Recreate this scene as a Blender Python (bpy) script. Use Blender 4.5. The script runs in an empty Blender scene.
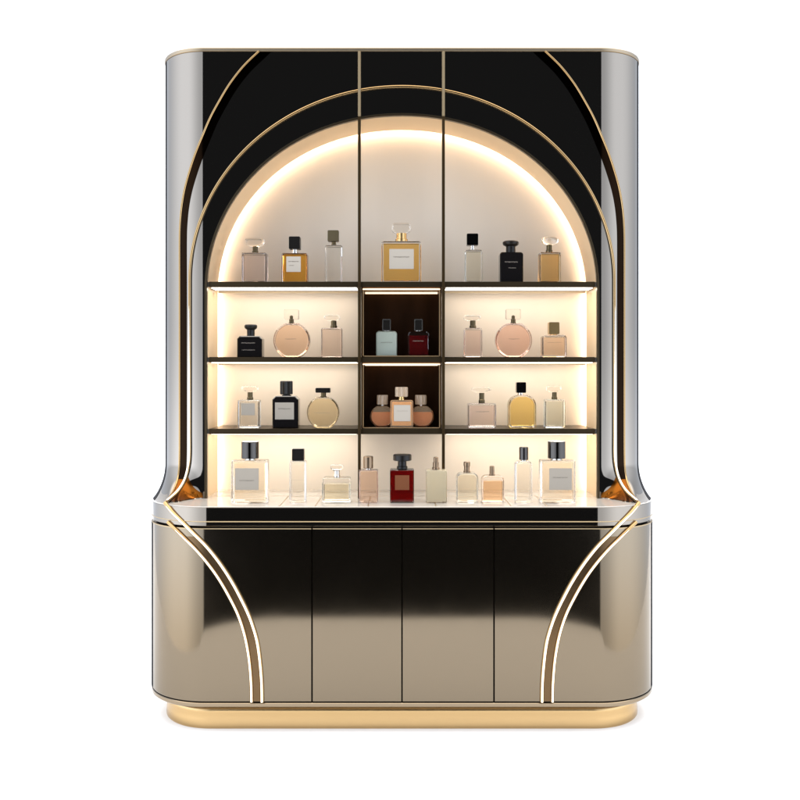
import bpy, bmesh, math
from mathutils import Vector
C = bpy.context.scene.collection
U = 0.003                      # one model unit in metres
HC = 359.5                     # camera height in units
HOR = 375.0                    # horizon row of the photograph
CX = 402.0
R = math.radians

def X(px, D): return (px - CX) * D / 900.0
def Z(py, D): return HC - (py - HOR) * D / 900.0

# ------------------------------------------------------------------ materials
def lin(c):
    return tuple(((v / 255.0) / 12.92 if v / 255.0 <= .04045 else ((v / 255.0 + .055) / 1.055) ** 2.4) for v in c)

def mat(name, col, metal=0.0, rough=0.4, trans=0.0, ior=1.45, emit=None, estr=0.0, noise=0.0, nscale=30.0,
        stretch=None, coat=0.0, spec=0.5, cvar=0.0, bump=0.0):
    m = bpy.data.materials.new(name); m.use_nodes = True
    nt = m.node_tree; b = nt.nodes['Principled BSDF']
    b.inputs['Base Color'].default_value = (*col, 1)
    b.inputs['Metallic'].default_value = metal
    b.inputs['Roughness'].default_value = rough
    b.inputs['Transmission Weight'].default_value = trans
    b.inputs['IOR'].default_value = ior
    b.inputs['Coat Weight'].default_value = coat
    b.inputs['Coat Roughness'].default_value = 0.03
    b.inputs['Specular IOR Level'].default_value = spec
    if emit:
        b.inputs['Emission Color'].default_value = (*emit, 1)
        b.inputs['Emission Strength'].default_value = estr
    if noise > 0 or cvar > 0 or bump > 0:
        tc = nt.nodes.new('ShaderNodeTexCoord'); mp = nt.nodes.new('ShaderNodeMapping')
        nt.links.new(tc.outputs['Object'], mp.inputs['Vector'])
        if stretch: mp.inputs['Scale'].default_value = stretch
        nz = nt.nodes.new('ShaderNodeTexNoise'); nz.inputs['Scale'].default_value = nscale
        nz.inputs['Detail'].default_value = 4
        nt.links.new(mp.outputs['Vector'], nz.inputs['Vector'])
        if noise > 0:
            mr = nt.nodes.new('ShaderNodeMapRange')
            mr.inputs['To Min'].default_value = max(0, rough - noise); mr.inputs['To Max'].default_value = rough + noise
            nt.links.new(nz.outputs['Fac'], mr.inputs['Value']); nt.links.new(mr.outputs['Result'], b.inputs['Roughness'])
        if cvar > 0:
            rp = nt.nodes.new('ShaderNodeValToRGB')
            rp.color_ramp.elements[0].position = .3; rp.color_ramp.elements[1].position = .7
            rp.color_ramp.elements[0].color = (*[v * (1 - cvar) for v in col], 1)
            rp.color_ramp.elements[1].color = (*[min(1, v * (1 + cvar)) for v in col], 1)
            nt.links.new(nz.outputs['Fac'], rp.inputs['Fac']); nt.links.new(rp.outputs['Color'], b.inputs['Base Color'])
        if bump > 0:
            bp = nt.nodes.new('ShaderNodeBump'); bp.inputs['Strength'].default_value = bump
            bp.inputs['Distance'].default_value = .0004
            nt.links.new(nz.outputs['Fac'], bp.inputs['Height']); nt.links.new(bp.outputs['Normal'], b.inputs['Normal'])
    return m

M_shell = mat('bronze_mirror_shell', (.275, .24, .20), 1, .035, noise=.012, nscale=14)
M_door = mat('bronze_mirror_door', (.185, .150, .107), 1, .085, noise=.02, nscale=9)
M_slab = mat('bronze_mirror_slab', (.215, .185, .15), 1, .04)
M_dark = mat('dark_recess', (.008, .006, .004), 0, .6, spec=.05)
M_gold = mat('polished_gold_trim', (.42, .275, .125), 1, .18, noise=.05, nscale=60)
M_rim = mat('brushed_bronze_rim', (.26, .205, .14), 1, .14, noise=.04, nscale=40, stretch=(1, 1, 12))
M_satin = mat('satin_bronze_line', (.42, .32, .19), 1, .45)
M_plinth = mat('satin_gold_plinth', (.52, .355, .17), 1, .24, noise=.05, nscale=50, stretch=(.6, .6, 14))
M_stepshade = mat('painted_step_shade', (.010, .0052, .0026), 1, .12, noise=.02, nscale=50)  # near-black tone, paints the dark side of a stepped arch edge
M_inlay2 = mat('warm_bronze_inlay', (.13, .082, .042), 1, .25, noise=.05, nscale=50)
M_amberrefl = mat('painted_amber_reflection', (.17, .052, .006), 1, .20, noise=.04, nscale=22)  # amber tone painted in for reflected gold and strip light
M_edge = mat('niche_edge_bronze', (.10, .075, .045), 1, .3)
M_shelf = mat('shelf_bronze', (.070, .050, .028), 1, .35, noise=.05, nscale=60, stretch=(.4, 1, 8))
M_wall = mat('niche_back_plaster', (.685, .59, .475), 0, .45, cvar=.03, nscale=3, stretch=(1, 1, .3), bump=.05)
M_reveal = mat('niche_reveal_champagne', (.64, .465, .275), 0, .38, cvar=.05, nscale=5)
M_cub = mat('cubby_walnut_lacquer', (.026, .010, .003), 0, .3, spec=.12, noise=.06, nscale=20, stretch=(1, 1, .2), cvar=.2)
M_cubtop = mat('cubby_ceiling_bronze', (.30, .14, .05), 0, .4)
M_top = mat('counter_ivory_glass', (.50, .46, .405), 0, .05, spec=1.0)
M_seam = mat('counter_bronze_seam', (.40, .30, .19), 1, .35)
M_led = mat('led_rope', (1, .9, .75), 0, .5, emit=(1, .93, .82), estr=17)
M_leds = mat('led_shelf', (1, .9, .75), 0, .5, emit=(1, .95, .87), estr=14)
M_ledc = mat('led_cubby', (1, .9, .75), 0, .5, emit=(1, .74, .46), estr=1.5)
M_ledt = mat('led_trim', (1, .9, .75), 0, .5, emit=(1, .86, .64), estr=.98)
M_ledf = mat('led_diffuser', (1, .9, .75), 0, .5, emit=(1, .95, .87), estr=5.8)
M_floor = mat('white_studio_sweep', (.94, .94, .94), 0, .8, spec=.1, cvar=.006, nscale=2)

M_glass = mat('clear_glass', (1, 1, 1), 0, 0.0, 1, 1.45)
M_frost = mat('peach_frosted_glass', (1.0, .76, .50), 0, .03, .84, 1.45)
M_capfrost = mat('ribbed_champagne_glass', (.80, .62, .44), 0, .12, .6, 1.45)
M_crys = mat('crystal_cap', (1, .99, .97), 0, 0.0, 1, 1.52)
M_blackg = mat('black_glass', (.006, .005, .005), 0, .08, coat=.5)
M_blackcap = mat('black_cap', (.006, .005, .004), 0, .3, spec=.3)
M_blackchr = mat('black_chrome_cap', (.06, .055, .05), 1, .14)
M_olive = mat('olive_cap', (.14, .11, .06), .6, .35)
M_brass = mat('brass_cap', (.60, .40, .17), 1, .25)
M_collar = mat('dark_collar', (.10, .075, .04), 1, .3)
M_silver = mat('silver_collar', (.62, .58, .52), 1, .2)
M_bronzecap = mat('bronze_cap', (.20, .14, .09), 1, .28)
M_labg = mat('grey_label', lin((150, 142, 130)), 0, .5)
M_labw = mat('pale_label', lin((176, 167, 154)), 0, .5)
M_labb = mat('brown_label', lin((115, 68, 40)), .3, .4)
M_text = mat('label_ink', lin((95, 85, 75)), 0, .6)
M_textl = mat('pale_ink', lin((150, 140, 128)), 0, .6)
_liq = {}
def liquid(c, tr=1.0, rough=0.0):
    k = (c, tr, rough)
    if k not in _liq: _liq[k] = mat('perfume_liquid', tuple(v**(.36 if min(c) > 180 else .5 if min(c) > 60 else .95 if c[1] < 60 else .6) for v in lin(c)) if tr > .9 else lin(c), 0, rough, tr, 1.36)
    return _liq[k]

# ------------------------------------------------------------------ mesh helpers
def finish(name, bm, m, parent=None, smooth=None, loc=None, kind=None):
    """link a bmesh whose verts are in units as one mesh object"""
    bmesh.ops.remove_doubles(bm, verts=bm.verts, dist=1e-4)
    bmesh.ops.recalc_face_normals(bm, faces=bm.faces)
    for v in bm.verts: v.co *= U
    me = bpy.data.meshes.new(name); bm.to_mesh(me); bm.free()
    if smooth:
        for p in me.polygons: p.use_smooth = True
        me.set_sharp_from_angle(angle=R(smooth))
    me.materials.append(m)
    o = bpy.data.objects.new(name, me); C.objects.link(o)
    if parent: o.parent = parent
    if loc: o.location = [c * U for c in loc]
    if kind: o['kind'] = kind
    return o

def box(bm, x0, x1, y0, y1, z0, z1):
    v = [bm.verts.new(p) for p in [(x0,y0,z0),(x1,y0,z0),(x1,y1,z0),(x0,y1,z0),(x0,y0,z1),(x1,y0,z1),(x1,y1,z1),(x0,y1,z1)]]
    for f in [(0,1,2,3),(4,5,6,7),(0,1,5,4),(1,2,6,5),(2,3,7,6),(3,0,4,7)]: bm.faces.new([v[i] for i in f])

def bbox(bm, x0, x1, y0, y1, z0, z1, b=.4):
    t = bmesh.new(); box(t, x0, x1, y0, y1, z0, z1)
    bmesh.ops.bevel(t, geom=list(t.edges), offset=b, segments=2, affect='EDGES')
    merge(bm, t)

def merge(bm, t):
    mp = {v: bm.verts.new(v.co) for v in t.verts}
    for f in t.faces:
        try: bm.faces.new([mp[v] for v in f.verts])
        except ValueError: pass
    t.free()

def tube(bm, pts, r, n=10, caps=True):
    pts = [Vector(p) for p in pts]; rings = []
    ref = None
    for i, p in enumerate(pts):
        t = (pts[min(i+1, len(pts)-1)] - pts[max(i-1, 0)]).normalized()
        if ref is None:
            ref = Vector((0, 1, 0)) if abs(t.y) < .8 else Vector((0, 0, 1)); ref = (ref - t * ref.dot(t)).normalized()
        else: ref = (ref - t * ref.dot(t)).normalized()
        b = t.cross(ref)
        rr = r(i / (len(pts) - 1)) if callable(r) else r
        rings.append([bm.verts.new(p + (ref * math.cos(a) + b * math.sin(a)) * rr) for a in [2*math.pi*k/n for k in range(n)]])
    for a, b in zip(rings, rings[1:]):
        for k in range(n): bm.faces.new((a[k], a[(k+1) % n], b[(k+1) % n], b[k]))
    if caps: bm.faces.new(rings[0]); bm.faces.new(rings[-1])

def lathe(bm, prof, cx=0, cy=0, n=28, sy=1.0):
    rings = [[bm.verts.new((cx + r*math.cos(2*math.pi*k/n), cy + sy*r*math.sin(2*math.pi*k/n), z)) for k in range(n)] for r, z in prof]
    for a, b in zip(rings, rings[1:]):
        for k in range(n): bm.faces.new((a[k], a[(k+1) % n], b[(k+1) % n], b[k]))
    bm.faces.new(rings[0]); bm.faces.new(rings[-1])

def catmull(pts, n=8):
    P = [pts[0]] + list(pts) + [pts[-1]]; out = []
    for i in range(1, len(P) - 2):
        for k in range(n):
            t = k / n
            out.append(tuple(.5*(2*P[i][j] + (P[i+1][j]-P[i-1][j])*t + (2*P[i-1][j]-5*P[i][j]+4*P[i+1][j]-P[i+2][j])*t*t
                        + (3*P[i][j]-P[i-1][j]-3*P[i+1][j]+P[i+2][j])*t**3) for j in (0, 1)))
    out.append(tuple(pts[-1])); return out

# ------------------------------------------------------------------ plans of the cabinet
YB = 250.0
UP = (264.0, 60.0, 52.0)       # half width, front, corner radius : upper body
LO = (267.0, 0.0, 70.0)        # lower body
SL = (268.0, -1.0, 74.0)       # counter slab
DU = 960.0
def plan(p, u, inset=0.0):
    """point at arc-like parameter u of the right half of a rounded plan (u runs over the upper plan's length)"""
    W, F, Rr = p; u0 = UP[0] - UP[2]; L = UP[2] * math.pi / 2
    W0 = W - Rr
    if u <= u0: return (u * W0 / u0, F + inset)
    if u <= u0 + L:
        th = (u - u0) / UP[2]; r = Rr - inset
        return (W0 + r * math.sin(th), F + Rr - r * math.cos(th))
    t = (u - u0 - L) / 100.0
    return (W - inset, F + Rr + t * (YB - F - Rr))
U0 = UP[0] - UP[2]; UL = UP[2] * math.pi / 2; UMAX = U0 + UL + 100
def us(nc=26, a=0.0):
    r = [a] if a < U0 else []
    r += [U0 + UL * k / nc for k in range(nc + 1) if U0 + UL * k / nc > a]
    return r + [UMAX]
def outline(p, inset=0.0, nc=26):
    r = [plan(p, u, inset) for u in us(nc)]
    return [(-x, y) for x, y in reversed(r[1:])] + r
def closed(p, inset=0.0, nc=26):
    o = outline(p, inset, nc)                      # starts at the left back, ends at the right back
    return o if inset == 0 else [(o[0][0], YB - inset)] + o[1:-1] + [(o[-1][0], YB - inset)]

def extrude_plan(bm, prof, p, cap_bottom=True, cap_top=True, nc=26):
    """prof: list of (inset, z)"""
    rings = []
    for ins, z in prof: rings.append([bm.verts.new((x, y, z)) for x, y in closed(p, ins, nc) if True])
    # drop the doubled centre vertex if any
    for a, b in zip(rings, rings[1:]):
        n = len(a)
        for k in range(n): bm.faces.new((a[k], a[(k+1) % n], b[(k+1) % n], b[k]))
    if cap_bottom: bm.faces.new(rings[0])
    if cap_top: bm.faces.new(rings[-1])

ZC = Z(506.5, 900)             # counter top
ZF = HC - 96.0                 # where the flare starts
ZT = Z(51.7, DU)               # underside of the top rim
def flare(u, z):
    if z >= ZF or u <= U0: return 0.0
    th = (u - U0) / UP[2]; w = min(1, th / R(48)); w = w*w*(3 - 2*w)
    t = min(1, (ZF - z) / (ZF - ZC))
    return w * (.5 * (1 - math.sqrt(max(0, 1 - t*t*.985))) + .5 * t**2.2)
def S(u, z):
    a = plan(UP, u); f = flare(u, z)
    if f == 0: return Vector((a[0], a[1], z))
    b = plan((SL[0]-.4, SL[1]+.4, SL[2]), u)
    return Vector((a[0]*(1-f) + b[0]*f, a[1]*(1-f) + b[1]*f, z))
def Sn(u, z):
    e = .3
    n = (S(u+e, z) - S(u-e, z)).cross(S(u, z+e) - S(u, z-e)); n.normalize()
    return n if n.y < 0 or n.x > 0 else -n
def SLow(u, z):
    a = plan(LO, u); return Vector((a[0], a[1], z))
def SLn(u, z):
    e = .3; n = (SLow(u+e, z) - SLow(u-e, z)).cross(Vector((0, 0, 1))); n.normalize(); return n
def proj(v):
    D = v.y + 900
    return (CX + v.x * 900 / D, HOR + (HC - v.z) * 900 / D)
def locate(px, py, surf, guess):
    """surface parameters of the point the trim passes (right half: px > CX)"""
    u, z = guess
    for _ in range(40):
        a = proj(surf(u, z)); du = proj(surf(u+.2, z)); dz = proj(surf(u, z+.2))
        j = [[(du[0]-a[0])/.2, (dz[0]-a[0])/.2], [(du[1]-a[1])/.2, (dz[1]-a[1])/.2]]
        d = j[0][0]*j[1][1] - j[0][1]*j[1][0]
        if abs(d) < 1e-6: break
        ex, ey = px - a[0], py - a[1]
        su = (ex*j[1][1] - ey*j[0][1])/d; sz = (j[0][0]*ey - j[1][0]*ex)/d
        k = min(1, 6/max(abs(su), abs(sz), 1e-6))
        u += su*k; z += sz*k
        if abs(su) < 1e-3 and abs(sz) < 1e-3: break
    return u, z
def trace(pts, surf, D):
    out = []; g = None
    for px, py in pts:
        px = 2*CX - px if px < CX else px
        if g is None: g = (min((px-CX)*D/900, 215), Z(py, D))
        g = locate(px, py, surf, g); out.append(g)
    return out
def ribbon(bm, A, B, surf, nrm, off, sub=5):
    rows = []
    for a, b in zip(A, B):
        row = []
        for k in range(sub+1):
            t = k/sub; u = a[0]*(1-t)+b[0]*t; z = a[1]*(1-t)+b[1]*t
            row.append(bm.verts.new(surf(u, z) + nrm(u, z)*off))
        rows.append(row)
    for r0, r1 in zip(rows, rows[1:]):
        for k in range(sub): bm.faces.new((r0[k], r0[k+1], r1[k+1], r1[k]))
def mirror(bm):
    for v in bm.verts: v.co.x = -v.co.x
def both(name, build, m, parent, smooth=40):
    out = []
    for s in (0, 1):
        bm = bmesh.new(); build(bm)
        if s == 0: mirror(bm)
        out.append(finish(name, bm, m, parent, smooth))
    return out

# ------------------------------------------------------------------ the cabinet
cab = bpy.data.objects.new('display_cabinet', None); C.objects.link(cab)
cab['label'] = 'tall bronze mirror perfume display cabinet with lit arched niche, rounded corners and gold plinth'
cab['category'] = 'display cabinet'

# plinth
zp = Z(707.3, 900)
bm = bmesh.new()
PL = (252.5, 14.0, 58.0)
extrude_plan(bm, [(1.0, 0), (.2, 1.0), (0, 3), (.6, 10), (1.0, 13), (.4, 16.5), (.3, 19), (1.6, 21.2), (4, 22.6), (8, zp)], PL, nc=34)
finish('plinth', bm, M_plinth, cab, 35)
# bottom lip
zl1 = Z(703.1, 900)
bm = bmesh.new(); extrude_plan(bm, [(1.4, zp-.6), (0, zp+.6), (0, zl1-.5), (.6, zl1)], LO, nc=34)
finish('bottom_lip', bm, M_rim, cab, 12)
# carcass (dark core behind the doors)
zdt, zdb = Z(528.4, 900), Z(701.8, 900)
zs0, zbead = Z(526.5, 900), Z(521.6, 900)
bm = bmesh.new(); extrude_plan(bm, [(5, zl1), (5, zs0)], LO, nc=34)
finish('carcass', bm, M_dark, cab, 35)
# doors
def door(u0, u1, flip):
    bm = bmesh.new()
    s0 = U0 / (LO[0]-LO[2])
    cols = [u0*s0]
    if u1 * s0 < U0: cols.append(u1*s0)
    else: cols += [U0 + UL*k/34 for k in range(35)] + [UMAX-2]
    zz = [(1.1, zdb), (.25, zdb+.25), (0, zdb+.9), (0, zdt-.9), (.25, zdt-.25), (1.1, zdt)]
    def P(u, i, z):
        x, y = plan(LO, u, i); return (x, y, z)
    outer = [[bm.verts.new(P(u, i, z)) for u in cols] for i, z in zz]
    for a, b in zip(outer, outer[1:]):
        for k in range(len(cols)-1): bm.faces.new((a[k], a[k+1], b[k+1], b[k]))
    ib = [bm.verts.new(P(u, 4.2, zdb)) for u in cols]; it = [bm.verts.new(P(u, 4.2, zdt)) for u in cols]
    for k in range(len(cols)-1):
        bm.faces.new((ib[k], ib[k+1], outer[0][k+1], outer[0][k])); bm.faces.new((it[k], it[k+1], outer[-1][k+1], outer[-1][k]))
        bm.faces.new((ib[k], ib[k+1], it[k+1], it[k]))
    for e in (0, -1):
        bm.faces.new([r[e] for r in outer] + [it[e], ib[e]])
    if flip: mirror(bm)
    d = finish('door', bm, M_door, cab, 12)
    # thin polished edge along the top of the door
    bm = bmesh.new()
    for a, b in zip(cols, cols[1:]):
        pa, pb = plan(LO, a, -.25), plan(LO, b, -.25); qa, qb = plan(LO, a, .8), plan(LO, b, .8)
        vs = [bm.verts.new((p[0], p[1], z)) for z in (zdt-.9, zdt+.15) for p in (pa, pb, qb, qa)]
        for f in [(0,1,5,4), (4,5,6,7), (0,1,2,3)]: bm.faces.new([vs[i] for i in f])
    if flip: mirror(bm)
    finish('door_edge', bm, M_satin, d, 35)
    return d
door(.75, 91.2, False); door(.75, 89.2, True)
door(92.8, 999, False); door(90.8, 999, True)

# counter slab with chamfered lower edge and a raised gold bead
bm = bmesh.new()
extrude_plan(bm, [(5, zs0), (.8, zs0), (0, zs0+.8), (0, ZC-1.1), (.4, ZC-.75)], SL, nc=34)
slab = finish('counter_slab', bm, M_slab, cab, 12)
bm = bmesh.new()
tube(bm, [(x, y, zbead) for x, y in outline((SL[0]-.25, SL[1]+.2, SL[2]), 0, 34)], .62, 6)
finish('gold_bead', bm, M_satin, cab, 60)
# counter top
bm = bmesh.new(); extrude_plan(bm, [(.7, ZC-.9), (.2, ZC-.7), (.2, ZC-.3), (.5, ZC)], SL, nc=34)
ctop = finish('counter_top', bm, M_top, cab, 12)
for px in (286, 320, 370, 434, 505, 539):
    x = X(px, 955); bm = bmesh.new(); box(bm, x-.45, x+.45, 1.5, 76.9, ZC-.2, ZC+.12); finish('counter_seam', bm, M_seam, ctop)

for y in (77.0, 116.0):
    bm = bmesh.new(); box(bm, -208.5, 208.5, y, y+1.5, ZC-.2, ZC+.1); finish('counter_seam', bm, M_seam, ctop)
# arch of the niche (front edge), in units
NA, NSP, NTOP = 209.07, Z(290, DU), Z(114.6, DU)
NB = NTOP - NSP
def archz(x, a=NA, b=NB, sp=NSP): return sp + b * max(0, 1 - abs(x/a)**2.06) ** (1/2.03)
def arch_pts(ins=0.0, n=72):
    a, b = NA - ins, NB - ins
    pts = [(-a, ZC)]
    for k in range(n+1):
        t = math.pi * (1 - k/n); c = math.cos(t); s = math.sin(t)
        pts.append((a * math.copysign(abs(c)**(2/2.06), c), NSP + b * abs(s)**(2/2.03)))
    pts.append((a, ZC)); return pts

# upper shell: curved sides plus flat front panel round the arch
def side_shell(bm):
    cu = [U0 + UL*k/40 for k in range(41)] + [UMAX]
    zz = [ZC + (ZF-ZC)*k/36 for k in range(37)] + [ZT]
    g = [[bm.verts.new(S(u, z)) for u in cu] for z in zz]
    for a, b in zip(g, g[1:]):
        for k in range(len(cu)-1): bm.faces.new((a[k], a[k+1], b[k+1], b[k]))
both('side_panel', side_shell, M_shell, cab, 50)
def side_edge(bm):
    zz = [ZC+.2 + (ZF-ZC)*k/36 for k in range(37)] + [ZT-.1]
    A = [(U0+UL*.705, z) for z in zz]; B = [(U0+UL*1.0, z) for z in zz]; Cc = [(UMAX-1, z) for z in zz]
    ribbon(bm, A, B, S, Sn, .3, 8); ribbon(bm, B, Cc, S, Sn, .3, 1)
M_side = mat('painted_silhouette_dark', (.05, .05, .052), 0, 1.0, spec=0)  # dark strip paints in the dark reflection line along the silhouette
both('silhouette_shade_strip', side_edge, M_side, cab, 50)
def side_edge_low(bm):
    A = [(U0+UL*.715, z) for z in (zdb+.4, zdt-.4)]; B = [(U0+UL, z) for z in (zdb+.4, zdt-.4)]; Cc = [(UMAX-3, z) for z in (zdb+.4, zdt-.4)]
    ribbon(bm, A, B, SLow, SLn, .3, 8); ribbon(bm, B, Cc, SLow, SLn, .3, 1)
both('silhouette_shade_strip', side_edge_low, M_side, cab, 50)  # same painted dark line on the lower body
bm = bmesh.new()
ap = arch_pts()
lo = [bm.verts.new((x, 60, z)) for x, z in ap]
for s, v0, v1 in ((-1, lo[0], lo[1]), (1, lo[-1], lo[-2])):
    q = [bm.verts.new((s*U0, 60, z)) for z in (ZC, NSP, ZT)]
    t = bm.verts.new((s*NA, 60, ZT))
    bm.faces.new((q[0], v0, v1, q[1])); bm.faces.new((q[1], v1, t, q[2]))
tops = [bm.verts.new((v.co.x, 60, ZT)) for v in lo[1:-1]]
for k in range(len(tops)-1): bm.faces.new((lo[k+1], lo[k+2], tops[k+1], tops[k]))
finish('front_panel', bm, M_shell, cab)
# back panel
bm = bmesh.new(); box(bm, -264, 264, YB-3, YB, ZC, ZT); finish('rear_panel', bm, M_dark, cab)
# top rim
zr = Z(47.4, DU)
bm = bmesh.new(); extrude_plan(bm, [(1.6, ZT-.8), (1.5, ZT), (-.6, ZT+.1), (-1.0, ZT+.8), (-1.0, zr-1.2), (-.5, zr-.3), (.5, zr)], UP, nc=40)
finish('top_rim', bm, mat('satin_rim', (.34, .27, .185), 1, .36, noise=.04, nscale=40, stretch=(1, 1, 12)), cab, 12)

# niche
def strip_y(bm, pts, ya, yb, thick=None):
    a = [bm.verts.new((x, ya, z)) for x, z in pts]; b = [bm.verts.new((x, yb, z)) for x, z in pts]
    for k in range(len(pts)-1): bm.faces.new((a[k], a[k+1], b[k+1], b[k]))
    return a, b
YW, YR = 131.0, 121.5
bm = bmesh.new()
ri, ro = arch_pts(0), arch_pts(-1.2)
rg = [[bm.verts.new((x, y, z)) for x, z in pts] for pts, y in ((ri, 60), (ri, YR), (ro, YR), (ro, 62))]
for a, b in zip(rg, rg[1:]):
    for k in range(len(a)-1): bm.faces.new((a[k], a[k+1], b[k+1], b[k]))
finish('niche_reveal', bm, M_reveal, cab, 50)
bm = bmesh.new(); box(bm, -228, 228, YW, YW+2, ZC-1, NTOP+18); wallb = finish('niche_back', bm, M_wall, cab)
# thin bronze edge round the opening
bm = bmesh.new()
i0, i1 = arch_pts(-1.3), arch_pts(1.3)
ra = [[bm.verts.new((x, y, z)) for x, z in pts] for pts, y in ((i0, 59.9), (i0, 58.6), (i1, 58.6), (i1, 63.0), (arch_pts(.1), 63.0))]
for a, b in zip(ra, ra[1:]):
    for k in range(len(a)-1): bm.faces.new((a[k], a[k+1], b[k+1], b[k]))
finish('niche_edge', bm, M_edge, cab, 35)
# light rope behind, round the back of the reveal
bm = bmesh.new()
p2 = arch_pts(-4.5); p2[0] = (p2[0][0], ZC+.5); p2[-1] = (p2[-1][0], ZC+.5)
tube(bm, [(x, YR+3.6, z) for x, z in p2], 1.5, 8)
finish('light_rope', bm, M_led, cab, 50)

bm = bmesh.new()
q0, q1 = arch_pts(-11), arch_pts(-1.3)
rg = [[bm.verts.new((x, y, z)) for x, z in pts] for pts, y in ((q1, YR-.3), (q0, YR-.3), (q0, YW-.05))]
for a, b in zip(rg, rg[1:]):
    for k in range(len(a)-1): bm.faces.new((a[k], a[k+1], b[k+1], b[k]))
finish('light_cove', bm, M_reveal, cab, 50)

# mullions
xm = [(X(359.4, DU)), (X(443.4, DU))]
for x in xm:
    bm = bmesh.new(); bbox(bm, x-1.5, x+1.5, 57.2, 61.0, archz(x)+1.4, ZT-.2, .35); finish('face_bar', bm, M_satin, cab, 35)
    bm = bmesh.new(); bbox(bm, x-1.5, x+1.5, 57.4, 66.0, ZC+.05, archz(x)+1.2, .35)
    finish('mullion', bm, mat('mullion_bronze', (.125, .080, .038), 1, .32, noise=.05, nscale=40, stretch=(1, 1, .1)), cab, 35)

# shelves
YS0, YS1 = 62.5, YW-.3
rows = []
for (pt, pb, vh) in ((281.6, 287.2, 2.6), (357.0, 362.4, 2.4), (428.8, 434.2, 1.8)):
    zt, zb = Z(pt, 962.5), Z(pb, 962.5); rows.append((zt, zb))
    sh = bmesh.new(); bbox(sh, -206.6, 206.6, YS0, YS1, zb, zt, .4)
    s = finish('shelf', sh, M_shelf, cab, 35)
    for x0, x1 in ((-205, xm[0]-3.5), (xm[1]+3.5, 205)):
        b = bmesh.new(); box(b, x0, x1, 68, 94, zb-.5, zb-.02); finish('light_strip', b, M_ledf, s)
        b = bmesh.new(); box(b, x0, x1, 104, 105.2, zb-vh, zb-.02); finish('valance', b, M_reveal, s)
        b = bmesh.new(); box(b, x0, x1, 105.6, 110, zb-1.0, zb-.02); finish('light_strip', b, M_leds, s)
    for sg in (-1, 1):
        b = bmesh.new(); bbox(b, sg*207.8-1.1, sg*207.8+1.1, 64, 80, zb+.3, zt-.3, .25); finish('shelf_pin', b, M_silver, s, 35)
# cubbies in the middle bay
for (zt, zb) in ((rows[0][1], rows[1][0]), (rows[1][1], rows[2][0])):
    x0, x1 = xm[0]+1.9, xm[1]-1.9; ya, yb = 64.0, 112.0
    zt -= .05; zb += .05
    b = bmesh.new()
    box(b, x0, x0+1.4, ya, yb, zb, zt); box(b, x1-1.4, x1, ya, yb, zb, zt)
    box(b, x0+1.4, x1-1.4, ya+.1, yb, zb, zb+.5); box(b, x0+1.4, x1-1.4, yb-2, yb-.1, zb+.5, zt-1.4)
    cb = finish('cubby', b, M_cub, cab)
    b = bmesh.new(); box(b, x0+1.4, x1-1.4, ya+.1, yb, zt-1.4, zt-.01); finish('cubby_ceiling', b, M_cubtop, cb)
    b = bmesh.new()
    for q0, q1 in ((x0+1.45, x0+2.5), (x1-2.5, x1-1.45)): box(b, q0, q1, ya-.6, ya+.8, zb+.6, zt-2.6)
    box(b, x0+1.45, x1-1.45, ya-.6, ya+.8, zb+.55, zb+1.3)
    finish('cubby_frame', b, mat('cubby_frame_gold', (.75, .50, .26), 1, .35), cb)
    b = bmesh.new(); box(b, x0+1.5, x1-1.5, ya-.5, ya+2.5, zt-2.5, zt-1.45); finish('light_strip', b, M_ledc, cb)
    b = bmesh.new(); box(b, x0+2.5, x1-2.5, yb-7, yb-2.2, zt-3.0, zt-1.45); finish('light_strip', b, M_ledc, cb)

# trims on the upper body --------------------------------------------------
Opx = [(262,47.5),(259,51.4),(243.5,66.5),(229.8,84),(218.6,102.5),(209.8,119),(201.7,138),(194.8,155.5),(189.2,173),(185,189),(182.2,205),(180.6,222),(180,240),
       (180,280),(180,320),(180,360),(180,400),(180,435),(179.9,455),(179.3,470),(177.2,481.5),(173.5,491),(169.5,497.5),(166.5,502)]
Oc = trace(catmull(Opx[1:], 8), S, DU)
def surfpts(uv, off, surf=S, nrm=Sn): return [surf(u, z) + nrm(u, z)*off for u, z in uv]
both('outer_arch_trim', lambda bm: tube(bm, surfpts(Oc, .5), 1.15, 10), M_gold, cab, 60)
def shift(uv, d, s=1):
    out = []
    for i, (u, z) in enumerate(uv):
        a, b = uv[max(i-1, 0)], uv[min(i+1, len(uv)-1)]
        t = Vector((b[0]-a[0], b[1]-a[1])).normalized(); n = Vector((t.y, -t.x))
        if n.x > 0: n = -n
        out.append((u + n.x*d, z + n.y*d))
    return out
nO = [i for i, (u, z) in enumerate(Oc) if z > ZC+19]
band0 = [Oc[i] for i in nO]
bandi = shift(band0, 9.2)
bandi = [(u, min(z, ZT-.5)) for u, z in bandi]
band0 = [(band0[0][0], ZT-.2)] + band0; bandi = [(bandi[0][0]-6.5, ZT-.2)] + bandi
both('arch_shade_band', lambda bm: ribbon(bm, band0, bandi, S, Sn, .35), M_stepshade, cab, 60)  # ribbon painted dark as the shaded wall of a step

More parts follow.
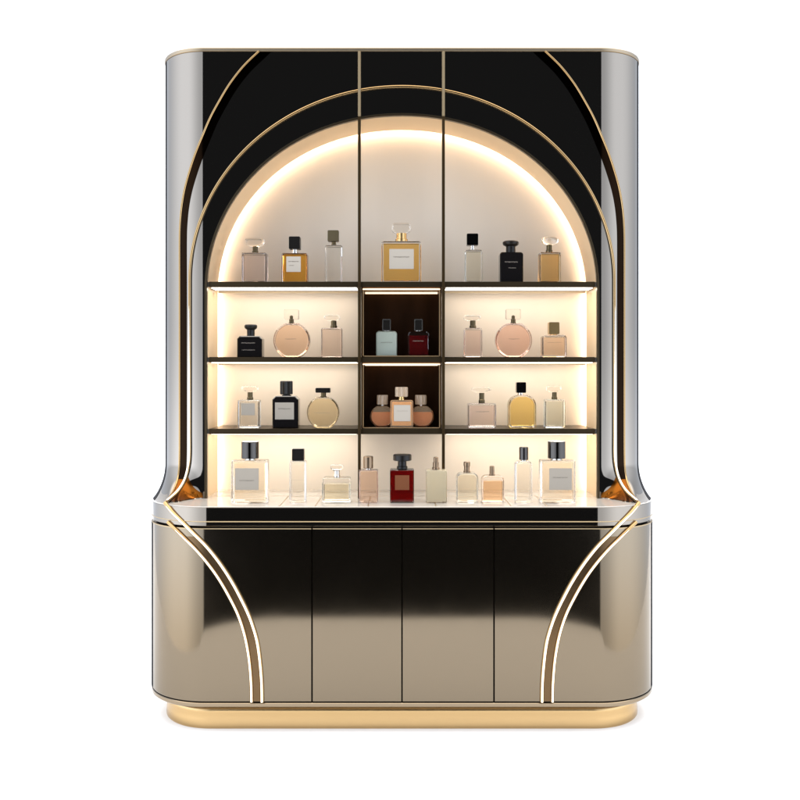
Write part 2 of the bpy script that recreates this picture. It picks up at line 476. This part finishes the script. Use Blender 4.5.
def ell(a, top, sp, n=60, e=2.0):
    return [(CX + a*math.sin(math.pi/2*k/n), sp - (sp-top)*math.cos(math.pi/2*k/n)) for k in range(n+1)]
Mpx_top = ell(212, 86.6, 280)
Mpx_low = [(614,280),(614,320),(614,360),(614,400),(614,430),(614,455),(615.5,468),(619,480),(625,490),(632,497.5),(637,502)]
Mc = trace(Mpx_top[:-1] + catmull(Mpx_low, 10), S, DU)
both('inner_arch_trim', lambda bm: tube(bm, surfpts(Mc, .5), 1.55, 10), M_gold, cab, 60)
both('inner_arch_bead', lambda bm: tube(bm, surfpts(shift(Mc, 1.5), .9), .55, 8), M_edge, cab, 60)
Mled = [g for g in Mc if g[1] < Z(236, DU)]
both('light_strip', lambda bm: tube(bm, surfpts(shift(Mled, -.2), 1.45), lambda t: .2 + .85*min(1, t*3.0), 8), M_ledt, cab, 60)
# gold reflection painted amber on the column foot, between and beside the trims
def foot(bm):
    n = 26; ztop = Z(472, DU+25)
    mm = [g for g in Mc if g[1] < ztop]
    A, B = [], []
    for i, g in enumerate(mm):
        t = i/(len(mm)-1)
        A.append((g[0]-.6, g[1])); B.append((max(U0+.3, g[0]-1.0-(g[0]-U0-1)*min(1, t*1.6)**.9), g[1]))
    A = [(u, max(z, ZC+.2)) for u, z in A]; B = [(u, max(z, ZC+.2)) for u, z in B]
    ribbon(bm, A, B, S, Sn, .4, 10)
both('foot_painted_reflection', foot, M_amberrefl, cab, 60)
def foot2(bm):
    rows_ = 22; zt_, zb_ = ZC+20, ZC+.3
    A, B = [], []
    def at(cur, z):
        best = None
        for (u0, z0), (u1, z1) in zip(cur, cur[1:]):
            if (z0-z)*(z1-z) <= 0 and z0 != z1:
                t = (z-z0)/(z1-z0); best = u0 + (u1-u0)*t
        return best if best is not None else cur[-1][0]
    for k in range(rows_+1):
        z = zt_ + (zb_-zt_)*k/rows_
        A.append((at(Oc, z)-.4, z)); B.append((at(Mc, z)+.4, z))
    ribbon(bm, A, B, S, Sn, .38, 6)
both('band_painted_reflection', foot2, M_amberrefl, cab, 60)  # painted reflection between the two trims

# lit sweeping strips on the lower body -------------------------------------
L1 = [(165.5,502.5),(168.5,506.5),(175,514),(185,524),(195,534.3),(205.5,545),(215.5,557),(224.8,570),(233,583.2),(240.2,596.6),(247,610.5),(252,623),(257,640),(260,660),(261.8,682),(262.2,701.5)]
L2 = [(168.5,522),(177,530),(185,538),(195,548),(205,559.5),(215,572.5),(223,585),(230,597.5),(237,611.5),(242,625),(246,640),(249.4,660),(251.3,682),(251.8,701.5)]
lo1 = trace(catmull(L1, 8), SLow, 900); lo2 = trace(catmull(L2, 8), SLow, 900)
both('sweep_trim', lambda bm: tube(bm, surfpts(lo1, .7, SLow, SLn), 2.1, 12), M_gold, cab, 60)
both('sweep_trim', lambda bm: tube(bm, surfpts(lo2, .7, SLow, SLn), 1.9, 12), M_gold, cab, 60)
both('light_strip', lambda bm: tube(bm, surfpts(lo1, 2.15, SLow, SLn), lambda t: .45+.62*min(1, t*5), 10), M_ledt, cab, 60)
both('light_strip', lambda bm: tube(bm, surfpts(lo2, 1.95, SLow, SLn), lambda t: .4+.6*min(1, t*5), 10), M_ledt, cab, 60)
def at_z(cur, z):
    for (u0, z0), (u1, z1) in zip(cur, cur[1:]):
        if (z0-z)*(z1-z) <= 0 and z0 != z1: return u0 + (u1-u0)*(z-z0)/(z1-z0)
    return cur[-1][0]
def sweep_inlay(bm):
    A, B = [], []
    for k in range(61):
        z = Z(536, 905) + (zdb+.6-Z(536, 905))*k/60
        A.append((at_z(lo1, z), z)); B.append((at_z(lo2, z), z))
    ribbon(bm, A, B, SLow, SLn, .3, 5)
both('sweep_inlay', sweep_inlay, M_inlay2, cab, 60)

# ------------------------------------------------------------------ perfume bottles
def rrect(w, h, rt, rb, z0=0.0, chamfer=False, n=7):
    rt = min(rt, w/2-.01, h/2 if rt+rb > h else rt); pts = []
    def arc(cx, cz, r, a0, a1):
        k = 1 if chamfer and r > 1.5 and cz > z0+h/2 else (n if r < 6 else 16)
        for i in range(k+1):
            a = R(a0 + (a1-a0)*i/k); pts.append((cx + r*math.cos(a), cz + r*math.sin(a)))
    rb = min(rb, w/2-.01)
    arc(w/2-rb, z0+rb, rb, -90, 0); arc(w/2-rt, z0+h-rt, rt, 0, 90)
    arc(-w/2+rt, z0+h-rt, rt, 90, 180); arc(-w/2+rb, z0+rb, rb, 180, 270)
    return pts
def disc(w, z0, h, flat=.93):
    n = 44; pts = []
    for i in range(n):
        a = 2*math.pi*i/n - math.pi/2; z = z0 + h/2 + h/2*math.sin(a)/flat*1.0
        pts.append((w/2*math.cos(a), max(z0, min(z0+h*1.0, z))))
    out = []
    for p in pts:
        if not out or (abs(p[0]-out[-1][0]) + abs(p[1]-out[-1][1])) > 1e-3: out.append(p)
    return out
def inset(pts, d):
    n = len(pts); out = []
    for i in range(n):
        p0, p1, p2 = Vector(pts[i-1]), Vector(pts[i]), Vector(pts[(i+1) % n])
        a = p1-p0; b = p2-p1
        if a.length < 1e-6: a = b
        if b.length < 1e-6: b = a
        na = Vector((-a.y, a.x)).normalized(); nb = Vector((-b.y, b.x)).normalized()
        m = na+nb
        m = na if m.length < 1e-4 else m.normalized()
        out.append(tuple(p1 + m * d / max(.5, m.dot(na))))
    return out
def prism(bm, pts, y0, y1, b=.8):
    ins = inset(pts, b); rings = []
    for q, y in ((ins, y0), (pts, y0+b), (pts, y1-b), (ins, y1)):
        rings.append([bm.verts.new((x, y, z)) for x, z in q])
    n = len(pts)
    for r0, r1 in zip(rings, rings[1:]):
        for k in range(n): bm.faces.new((r0[k], r0[(k+1) % n], r1[(k+1) % n], r1[k]))
    bm.faces.new(rings[0]); bm.faces.new(rings[-1])
def letters(bm, cx, cz, w, h, y, seed):
    """a line of marks too small to read in the photograph"""
    import random
    rn = random.Random(seed); x = cx-w/2
    while x < cx+w/2-.3:
        lw = rn.choice((.55, .7, .8)); k = rn.random()
        box(bm, x, x+.22, y-.12, y, cz-h/2, cz+h/2)
        if k < .7: box(bm, x+.22, x+lw, y-.12, y, cz+(h/2-.25 if k < .35 else -h/2), cz+(h/2 if k < .35 else -h/2+.25))
        if k > .4: box(bm, x+lw-.2, x+lw, y-.10, y+.02, cz-h/2+.25, cz+h/2-.25)
        x += lw+.35

ROWS = {1: (rows[0][0], 76.0), 2: (rows[1][0], 76.0), 3: (rows[2][0], 76.0), 4: (ZC, 24.0), 5: (rows[1][0]+.55, 76.0), 6: (rows[2][0]+.55, 76.0)}
GROUP = {1: 'perfume bottles on the top shelf', 2: 'perfume bottles on the middle shelf', 3: 'perfume bottles on the lower shelf', 4: 'perfume bottles along the counter',
         5: 'perfume bottles in the upper cubby', 6: 'perfume bottles in the lower cubby'}
count = [0]
def bottle(label, row, body, shape=('r', 1.2, 1.0), depth=None, glass=None, liq=None, fill=None, cap=None, collar=None, lab=None, text=None, wall=1.7, dy=0.0, solid=None):
    count[0] += 1; seed = count[0]
    zb, yf = ROWS[row]; yf += dy; D = 900+yf
    x0, x1, yt = body; k = D/900
    cx = X((x0+x1)/2, D); w = (x1-x0)*k; h = Z(yt, D)-zb
    d = depth*k if depth else min(w*.62, 20)
    e = bpy.data.objects.new('perfume_bottle', None); C.objects.link(e)
    e.location = (cx*U, (yf+d/2)*U, (zb+.03)*U)
    e['label'] = label; e['category'] = 'perfume bottle'; e['group'] = GROUP[row]
    lz = lambda py: Z(py, D)-zb
    lx = lambda px: X(px, D)-cx
    fy = -d/2
    kind = shape[0]
    def out(g, top=None):
        hh = (top if top is not None else h-g) - g
        if kind == 'o': return disc(w-2*g, g, hh)
        return rrect(w-2*g, hh, max(.3, shape[1]-g), max(.3, shape[2]-g*.6), g, kind == 'c')
    b = bmesh.new(); prism(b, out(0), -d/2, d/2, .9 if kind != 'o' else 1.6)
    finish('bottle_body', b, solid or glass or M_glass, e, 28)
    if liq:
        top = lz(fill) if fill else h-wall*1.2
        b = bmesh.new()
        if kind == 'o' and fill:
            pts = [(x, min(z, top)) for x, z in out(wall)]
            o2 = []
            for p in pts:
                if not o2 or (abs(p[0]-o2[-1][0])+abs(p[1]-o2[-1][1])) > .05: o2.append(p)
            prism(b, o2, -d/2+wall*.8, d/2-wall*.8, .3)
        else:
            base = wall*1.3
            if kind == 'o': pts = disc(w-2*wall, wall, h-2*wall)
            else: pts = rrect(w-2*wall, top-base, max(.3, shape[1]-wall) if not fill else .3, max(.3, shape[2]-.5), base, kind == 'c' and not fill)
            prism(b, pts, -d/2+wall*.8, d/2-wall*.8, .3)
        finish('liquid', b, liq, e, 28)
    if collar:
        c0, c1, cy0, cy1, cm = collar; r_ = (c1-c0)*k/2; xx = lx((c0+c1)/2)
        z0, z1 = lz(cy1), lz(cy0)
        z0 = min(z0, h-.02) if kind == 'o' else max(h-.3, min(z0, h))
        b = bmesh.new(); lathe(b, [(r_*1.05, z0), (r_*1.05, z0+(z1-z0)*.3), (r_*.86, z0+(z1-z0)*.36), (r_*.86, z1-.1), (r_*.8, z1)], xx)
        finish('collar', b, cm, e, 40)
    if cap:
        ck, c0, c1, cy0, cy1, cm = cap; cw = (c1-c0)*k; xx = lx((c0+c1)/2); z0, z1 = lz(cy1), lz(cy0)
        b = bmesh.new()
        if ck in ('box', 'framed'): bbox(b, xx-cw/2, xx+cw/2, -min(cw/2, d*.42), min(cw/2, d*.42), z0, z1, .5)
        elif ck == 'cyl':
            lathe(b, [(cw/2-.4, z0), (cw/2, z0+.4), (cw/2, z1-.6), (cw/2-.6, z1)], xx, n=36)
        elif ck == 'disc':
            zm = z1-(z1-z0)*.62 if len(cap) > 6 else z0
            lathe(b, [(cw/2-.7, z0), (cw/2, z0+.5), (cw/2, z1-.7), (cw/2-.9, z1)], xx, n=36)
        elif ck == 'knob':            # neck widening to a flanged head
            hh = z1-z0
            lathe(b, [(cw*.30, z0), (cw*.30, z0+hh*.55), (cw*.46, z0+hh*.68), (cw*.5, z0+hh*.78), (cw*.5, z0+hh*.92), (cw*.44, z1)], xx, n=32)
        elif ck == 'crystal':         # wide faceted stopper, pinched below
            hh = z1-z0
            prism(b, [(xx-cw*.22, z0), (xx+cw*.22, z0), (xx+cw*.44, z0+hh*.22), (xx+cw*.5, z0+hh*.5), (xx+cw*.46, z0+hh*.86), (xx+cw*.36, z1),
                      (xx-cw*.36, z1), (xx-cw*.46, z0+hh*.86), (xx-cw*.5, z0+hh*.5), (xx-cw*.44, z0+hh*.22)], -cw*.26, cw*.26, cw*.07)
        elif ck == 'round':           # round glass stopper
            hh = z1-z0; lathe(b, [(cw*.5*math.sin(math.pi*t/10)+.05, z0+hh*(1-math.cos(math.pi*t/10))/2) for t in range(1, 10)], xx, n=28, sy=.6)
        elif ck == 'ribbed':
            n = 40; rr = [cw/2*(1 if q % 2 else .93) for q in range(n)]
            rings = [[b.verts.new((xx+rr[q]*f*math.cos(2*math.pi*q/n), rr[q]*f*math.sin(2*math.pi*q/n), z)) for q in range(n)] for f, z in ((.92, z0), (1, z0+.6), (1, z1-.8), (.9, z1))]
            for r0, r1 in zip(rings, rings[1:]):
                for q in range(n): b.faces.new((r0[q], r0[(q+1) % n], r1[(q+1) % n], r1[q]))
            b.faces.new(rings[0]); b.faces.new(rings[-1])
        cp = finish('cap', b, cm, e, 30)
        if ck == 'framed':
            b = bmesh.new(); bbox(b, xx-cw/2+1.1, xx+cw/2-1.1, -min(cw/2, d*.42)-.3, 0, z0+1.1, z1-1.1, .2); finish('cap_inset', b, M_blackcap, cp, 30)
        if ck == 'box' and cm is M_crys:
            b = bmesh.new(); lathe(b, [(cw*.12, z0+.2), (cw*.12, z0+(z1-z0)*.32), (cw*.05, z0+(z1-z0)*.4)], xx, n=16)
            finish('spray_head', b, M_collar if collar and collar[4] is not M_silver else M_silver, cp, 40)
    tgt = e
    if lab:
        a0, a1, b0, b1, lm = lab; b = bmesh.new()
        bbox(b, lx(a0), lx(a1), fy-.35, fy-.03, lz(b1), lz(b0), .1)
        tgt = finish('label', b, lm, e, 35)
    if text:
        for tx, ty, tw, th in text[0]:
            b = bmesh.new(); letters(b, lx(tx), lz(ty), tw*k, th*k, fy-.37 if lab else fy-.03, seed*7+int(ty))
            finish('lettering', b, text[1], tgt)
    return e

r = 'r'
# top shelf
bottle('square bottle of pale pink perfume with bow-shaped crystal stopper, leftmost on the top shelf', 1, (241.5,266,252.5), liq=liquid((255,230,226)), cap=('crystal',244,263.5,237.5,245.5,M_crys), collar=(251,257,245.5,252.5,M_collar))
bottle('orange perfume in square bottle with white label and black cube cap on the top shelf', 1, (281.5,307,253), liq=liquid((247,158,40)), cap=('box',288.5,299.5,236,248.5,M_blackcap), collar=(290.5,297.5,248.5,253,M_silver), lab=(286.3,300.8,256.5,272,M_labw), text=([(293.5,261.5,10,.9),(291.5,265.5,5,.7)],M_text), wall=1.2)
bottle('tall colourless bottle with olive brown block cap, left of the mullion on the top shelf', 1, (325,342,245), liq=liquid((250,248,240)), cap=('box',327.5,338.5,230,241,M_olive), collar=(331,336,241,245,M_collar))
bottle('large square golden perfume bottle with grey label, standing alone in the middle bay', 1, (381.5,421,241), ('r',1.5,1.5), depth=14, liq=liquid((255,178,66)), cap=('crystal',391,411.5,222.3,232.5,M_crys), collar=(395.5,407.5,232.5,241,M_brass), lab=(389.3,413.8,249,269,M_labw), text=([(401.5,257,16,1.1)],M_text), wall=2.2)
bottle('slim pale yellow bottle with black cap, right of the mullion on the top shelf', 1, (465,482.5,249.5), ('r',2.5,1), liq=liquid((246,238,205)), cap=('box',467,478.3,233.3,245,M_blackchr), collar=(470,475.5,245,249.5,M_silver))
bottle('black bottle with broad flanged black cap and pale lettering on the top shelf', 1, (500,523.3,252), ('r',3,1), solid=M_blackg, cap=('knob',503.5,519.8,240.3,252.2,M_blackcap), text=([(511.5,262,13,1.0),(512.5,268,8,.8)],M_textl))
bottle('square bottle of light amber perfume with round glass stopper, rightmost on the top shelf', 1, (540,561,252), liq=liquid((255,190,96)), cap=('round',541.5,559.7,235.5,244.3,M_crys), collar=(547,553.5,244,252,M_collar))
# second shelf
bottle('small black bottle with black knob cap, leftmost on the middle shelf', 2, (237,262,336), ('c',3,1), solid=M_blackg, cap=('knob',243,256,324.3,336,M_blackcap), text=([(248.5,343,14,.9),(248.5,350,13,.8)],M_textl))
bottle('round bottle of peach pink perfume with square crystal cap, left bay of middle shelf', 2, (273,309.7,323.3), ('o',), depth=12, liq=liquid((248,196,158)), cap=('box',283.7,298,309.3,319,M_crys), collar=(288,293.5,319,324,M_collar), text=([(291,339,11,1.0)],M_text), wall=1.9)
bottle('plain pink oblong bottle with bow-shaped crystal stopper beside the left mullion', 2, (321,342,328), liq=liquid((250,212,190)), cap=('crystal',323,340,314.5,320.5,M_crys), collar=(330,336.5,320,328,M_collar), wall=1.0)
bottle('pale mint bottle with dark framed square cap, left one in the upper cubby', 5, (376,397,331), ('r',3.5,1), depth=10, glass=M_glass, liq=liquid((232,242,230), .4, .25), cap=('framed',382.2,390.8,319,330.8,M_silver), collar=(382.5,390.5,329.5,331.5,M_silver), text=([(386.5,342.5,11,.9)],M_text), wall=.9)
bottle('deep red bottle with clear shoulders and dark square cap, right one in the upper cubby', 5, (408.3,429,331), ('r',3.5,1), depth=10, liq=liquid((112,14,14), .5, .1), fill=335.5, cap=('framed',414.2,422.7,319,330.8,M_silver), collar=(414.5,422.5,329.5,331.5,M_silver), text=([(418.5,341,11,.8)],M_textl), wall=1.3)
bottle('oblong pale rose bottle with bow-shaped crystal stopper beside the right mullion', 2, (464,482.3,328), liq=liquid((246,200,184)), cap=('crystal',463.7,481.5,314.8,320.5,M_crys), collar=(470,476.5,320,328,M_collar))
bottle('round bottle of rose pink perfume with square crystal cap, right bay of middle shelf', 2, (495.7,532.3,323.3), ('o',), depth=12, liq=liquid((244,186,164)), cap=('box',506.5,521,309,319,M_crys), collar=(511.2,516.8,319,324,M_collar), text=([(514.5,339,11,1.0)],M_text), wall=1.9)
bottle('peach bottle with plain brass cap, rightmost on the middle shelf', 2, (542.5,567,335), ('r',3.5,1), liq=liquid((250,206,168)), cap=('box',549.5,560,322,334,M_brass), collar=(551,558.5,333,335.5,M_brass), text=([(555,342.5,15,.5)],M_text))
# third shelf
bottle('clear colourless bottle with grey square label and crystal stopper, leftmost on the lower shelf', 3, (237.5,259,400), liq=liquid((246,242,228)), cap=('crystal',240,257,386,392.3,M_crys), collar=(246,252,392,400,M_collar), lab=(241,255,403.3,415.3,M_labg))
bottle('tall black bottle with large cream label and ribbed black cap on the lower shelf', 3, (272.3,298.3,396), ('c',3.5,1), solid=M_blackg, cap=('ribbed',279,291.7,381,394.5,M_blackcap), collar=(281,290,393,396.2,M_blackcap), lab=(275,294,402.5,419.5,M_labg), text=([(284.5,408.7,12,1.0)],M_text))
bottle('round pale amber bottle with flat dark brown cap on the lower shelf', 3, (306.7,339,397), ('o',), depth=11, liq=liquid((255,226,168)), cap=('box',315.3,330,388,392.8,M_blackcap), collar=(320,326,392.5,398,M_collar), text=([(322.5,413,17,.6)],M_textl), wall=1.6)
bottle('small round flask of rusty perfume with ribbed glass cap, left one in the lower cubby', 6, (370,394,406), ('o',), depth=9, glass=M_frost, liq=liquid((236,146,66), .05, .15), fill=412, cap=('ribbed',376.7,388,395,404.8,M_capfrost), collar=(380,385,404,407,M_silver), wall=1.6, dy=5)
bottle('square bottle with silver label and ribbed glass cap, middle one in the lower cubby', 6, (390.3,413.2,400), ('r',2.2,1), depth=8, glass=M_frost, liq=liquid((246,186,118), .05, .2), cap=('ribbed',395,408,387,396.8,M_capfrost), collar=(398,405,396.3,400.2,M_brass), lab=(393.8,410.5,405,421.3,M_labw), text=([(402,411,10,.7)],M_textl), dy=-6)
bottle('small round flask of rusty perfume with ribbed glass cap, right one in the lower cubby', 6, (410,434,406), ('o',), depth=9, glass=M_frost, liq=liquid((236,146,66), .05, .15), fill=412, cap=('ribbed',415,426.7,395,404.8,M_capfrost), collar=(418.5,423.5,404,407,M_silver), wall=1.6, dy=5)
bottle('wide square bottle of pale pink perfume with crystal stopper on the lower shelf', 3, (468.3,496.3,403.5), liq=liquid((255,218,212)), cap=('crystal',472,491.7,387,393,M_crys), collar=(479.5,485.5,393,403.5,M_collar), text=([(482.5,411.7,13,.9)],M_text))
bottle('arched bottle of golden yellow perfume with black cap on the lower shelf', 3, (509,536.3,395), ('r',12,3), liq=liquid((255,200,86)), cap=('box',517,526.7,382.3,393,M_blackchr), collar=(518.5,525,392.5,395.5,M_silver))
bottle('clear bottle of pale green perfume with crystal stopper, rightmost on the lower shelf', 3, (545.3,565.3,399.5), liq=liquid((222,232,208)), cap=('crystal',547,563,385.8,392.3,M_crys), collar=(552.7,558.3,392,399.5,M_collar))
# counter
bottle('big square pale bottle with grey label and black cap, leftmost on the counter', 4, (230.8,267,460.5), ('r',1.5,1.2), depth=15, liq=liquid((250,240,215)), cap=('cyl',240.2,257.7,442,459,M_blackchr), collar=(243,255,458.5,460.7,M_silver), lab=(235,258.8,468.3,490,M_labg), text=([(247,480.5,15,.8)],M_text), wall=2.0, dy=-2)
bottle('tall slim colourless bottle with black cube cap on the counter', 4, (289.3,305.7,461), ('r',1.2,1), liq=liquid((248,246,238)), cap=('box',291.8,303.7,449,460.8,M_blackcap), collar=(294,301,460.3,461.3,M_silver), text=([(297.5,480,12,.35)],M_textl))
bottle('short wide bottle of pale yellow perfume with crystal stopper on the counter', 4, (322,350.3,478), ('r',2,1.5), liq=liquid((246,232,182)), fill=484, cap=('crystal',329,343,465.3,471.5,M_crys), collar=(333,339.5,471.5,478.2,M_silver), wall=1.9)
bottle('pink oblong bottle with dark metal cap in front of left mullion, on counter', 4, (359,378,470), ('r',1,1), liq=liquid((247,200,172)), cap=('cyl',363,373,456.8,468.8,M_bronzecap), collar=(365,371,468,470.2,M_silver), wall=1.0)
bottle('dark red square bottle with brown label and black mushroom cap on the counter', 4, (390,414,469.5), ('r',1,1), liq=liquid((120,5,3)), cap=('disc',393,411.7,455,461.2,M_blackcap), collar=(397,407.3,461,469.7,M_blackcap), lab=(395,409.3,475.3,490,M_labb), wall=1.0)
bottle('frosted cream bottle with small bronze sprayer, in front of the right mullion', 4, (426,447,470), ('r',1.2,1), liq=liquid((236,222,190), .35, .3), cap=('cyl',433.7,438.5,457.5,463,M_bronzecap), collar=(432.5,439.5,462.8,470.2,M_bronzecap), wall=1.1)
bottle('round-shouldered bottle of pale straw perfume with bronze cap on the counter', 4, (456.5,478.3,473), ('r',6,2), liq=liquid((244,234,200)), cap=('cyl',464,470.7,462.3,467,M_bronzecap), collar=(464,470.7,467,473.2,M_bronzecap), wall=1.5)
bottle('small round-shouldered bottle of orange perfume, the shortest on the counter', 4, (482,504.3,476), ('r',5,2), liq=liquid((247,184,128)), fill=481, cap=('cyl',490.3,495,466.5,471.5,M_bronzecap), collar=(489.8,495.5,471.3,476.3,M_bronzecap), wall=1.5)
bottle('slim colourless bottle with dark chrome cap between the orange and big right bottle', 4, (515.3,532.5,461.5), ('c',2.5,2), liq=liquid((248,244,232)), cap=('cyl',519.8,529,447.3,460.3,M_blackchr), collar=(521.5,527.5,459.8,461.7,M_silver), wall=2.0)
bottle('big square pale bottle with grey label and black cap, rightmost on the counter', 4, (540.8,576,460.5), ('r',1.5,1.2), depth=15, liq=liquid((250,238,214)), cap=('cyl',549,566.7,441.7,459,M_blackchr), collar=(551.5,563.5,458.5,460.7,M_silver), lab=(549.2,572,468.3,490,M_labg), text=([(560.5,477.5,15,.8)],M_text), wall=2.0, dy=-2)

# ------------------------------------------------------------------ studio floor and sweep
bm = bmesh.new()
def hw(y):
    if y < -.85: return .52 + .42*math.sqrt(max(0, 1-((-.85-y)/.45)**2))
    if y < .2: return .94 + (y+.85)*1.05
    return 2.04 + min(1, (y-.2)/2.8)*1.6
prof = [(-1.30+.45*(1-math.cos(R(a))), 0) for a in range(0, 91, 6)] + [(-.6, 0), (-.3, 0), (.2, 0), (1, 0), (2, 0), (3.0, 0)]
prof += [(3.0 + 1.0*math.sin(R(a)), 1.0 - 1.0*math.cos(R(a))) for a in range(6, 91, 6)] + [(4.0, 4.6)]
rr_ = [[bm.verts.new((sg*hw(y)/U, y/U, z/U)) for sg in (-1, 1)] for y, z in prof]
for a, b in zip(rr_, rr_[1:]): bm.faces.new((a[0], a[1], b[1], b[0]))
fl = finish('floor', bm, M_floor, None, 60, kind='structure')

# ------------------------------------------------------------------ studio surroundings (direction only, as an HDRI would be)
w = bpy.data.worlds.new('World'); bpy.context.scene.world = w; w.use_nodes = True
nt = w.node_tree; N = nt.nodes; Lk = nt.links
bg = N['Background']
geo = N.new('ShaderNodeTexCoord'); sep = N.new('ShaderNodeSeparateXYZ'); Lk.new(geo.outputs['Generated'], sep.inputs[0])
def math_(op, a, b=None, c=None):
    n = N.new('ShaderNodeMath'); n.operation = op
    for i, v in enumerate((a, b, c)):
        if v is None: continue
        if isinstance(v, (int, float)): n.inputs[i].default_value = v
        else: Lk.new(v, n.inputs[i])
    return n.outputs[0]
def ramp(v, a, b, lo=0, hi=1):
    n = N.new('ShaderNodeMapRange'); n.interpolation_type = 'SMOOTHSTEP'
    n.inputs['From Min'].default_value = a; n.inputs['From Max'].default_value = b
    n.inputs['To Min'].default_value = lo; n.inputs['To Max'].default_value = hi
    Lk.new(v, n.inputs['Value']); return n.outputs['Result']
az = math_('MULTIPLY', math_('ARCTAN2', sep.outputs[0], math_('MULTIPLY', sep.outputs[1], -1)), 180/math.pi)
aaz = math_('ABSOLUTE', az)
el = math_('MULTIPLY', math_('ARCSINE', sep.outputs[2]), 180/math.pi)
side = math_('MULTIPLY', ramp(aaz, 15.2, 15.8), ramp(aaz, 150, 156, 1, 0))
lr = math_('MULTIPLY', ramp(az, -20, 20, 1.06, .90), ramp(aaz, 15, 52, .55, 1.04))
SIDE, OVER = 2.35, 3.7
side = math_('MULTIPLY', math_('MULTIPLY', side, lr), ramp(aaz, 65, 132, SIDE, SIDE*.45))
over = ramp(el, 42, 55, 0, 1)
tot = math_('ADD', math_('MULTIPLY', side, math_('SUBTRACT', 1, over)), math_('MULTIPLY', over, OVER))
tot = math_('MULTIPLY', tot, math_('MULTIPLY', ramp(el, -23, -8, .62, 1.5), ramp(el, -7, 4, 1, .667)))
tot = math_('ADD', tot, .03)
Lk.new(tot, bg.inputs['Strength'])
mixc = N.new('ShaderNodeMix'); mixc.data_type = 'RGBA'
Lk.new(over, mixc.inputs['Factor'])
mixc.inputs['A'].default_value = (.88, .98, 1.15, 1); mixc.inputs['B'].default_value = (1.04, 1.0, .95, 1)
mixd = N.new('ShaderNodeMix'); mixd.data_type = 'RGBA'
Lk.new(ramp(el, -21, -6), mixd.inputs['Factor'])
mixd.inputs['A'].default_value = (1.08, 1.0, .88, 1); Lk.new(mixc.outputs['Result'], mixd.inputs['B'])
Lk.new(mixd.outputs['Result'], bg.inputs['Color'])

# ------------------------------------------------------------------ camera
cam = bpy.data.objects.new('camera', bpy.data.cameras.new('camera')); C.objects.link(cam)
cam.location = (0, -900*U, HC*U); cam.rotation_euler = (R(90), 0, 0)
cam.data.sensor_width = 36; cam.data.lens = 36*900/800
cam.data.shift_x = -(CX-400)/800; cam.data.shift_y = (HOR-400)/800
cam.data.clip_end = 100
sc = bpy.context.scene; sc.camera = cam
sc.render.engine = 'CYCLES'
sc.render.resolution_x = sc.render.resolution_y = 1024
sc.view_settings.view_transform = 'Standard'; sc.view_settings.look = 'None'
sc.view_settings.exposure = 0; sc.view_settings.gamma = 1
cy = sc.cycles
cy.max_bounces = 16; cy.transmission_bounces = 14; cy.glossy_bounces = 6; cy.diffuse_bounces = 4; cy.transparent_max_bounces = 8
cy.caustics_reflective = True; cy.caustics_refractive = True; cy.blur_glossy = .3
cy.sample_clamp_indirect = 8; cy.use_denoising = True
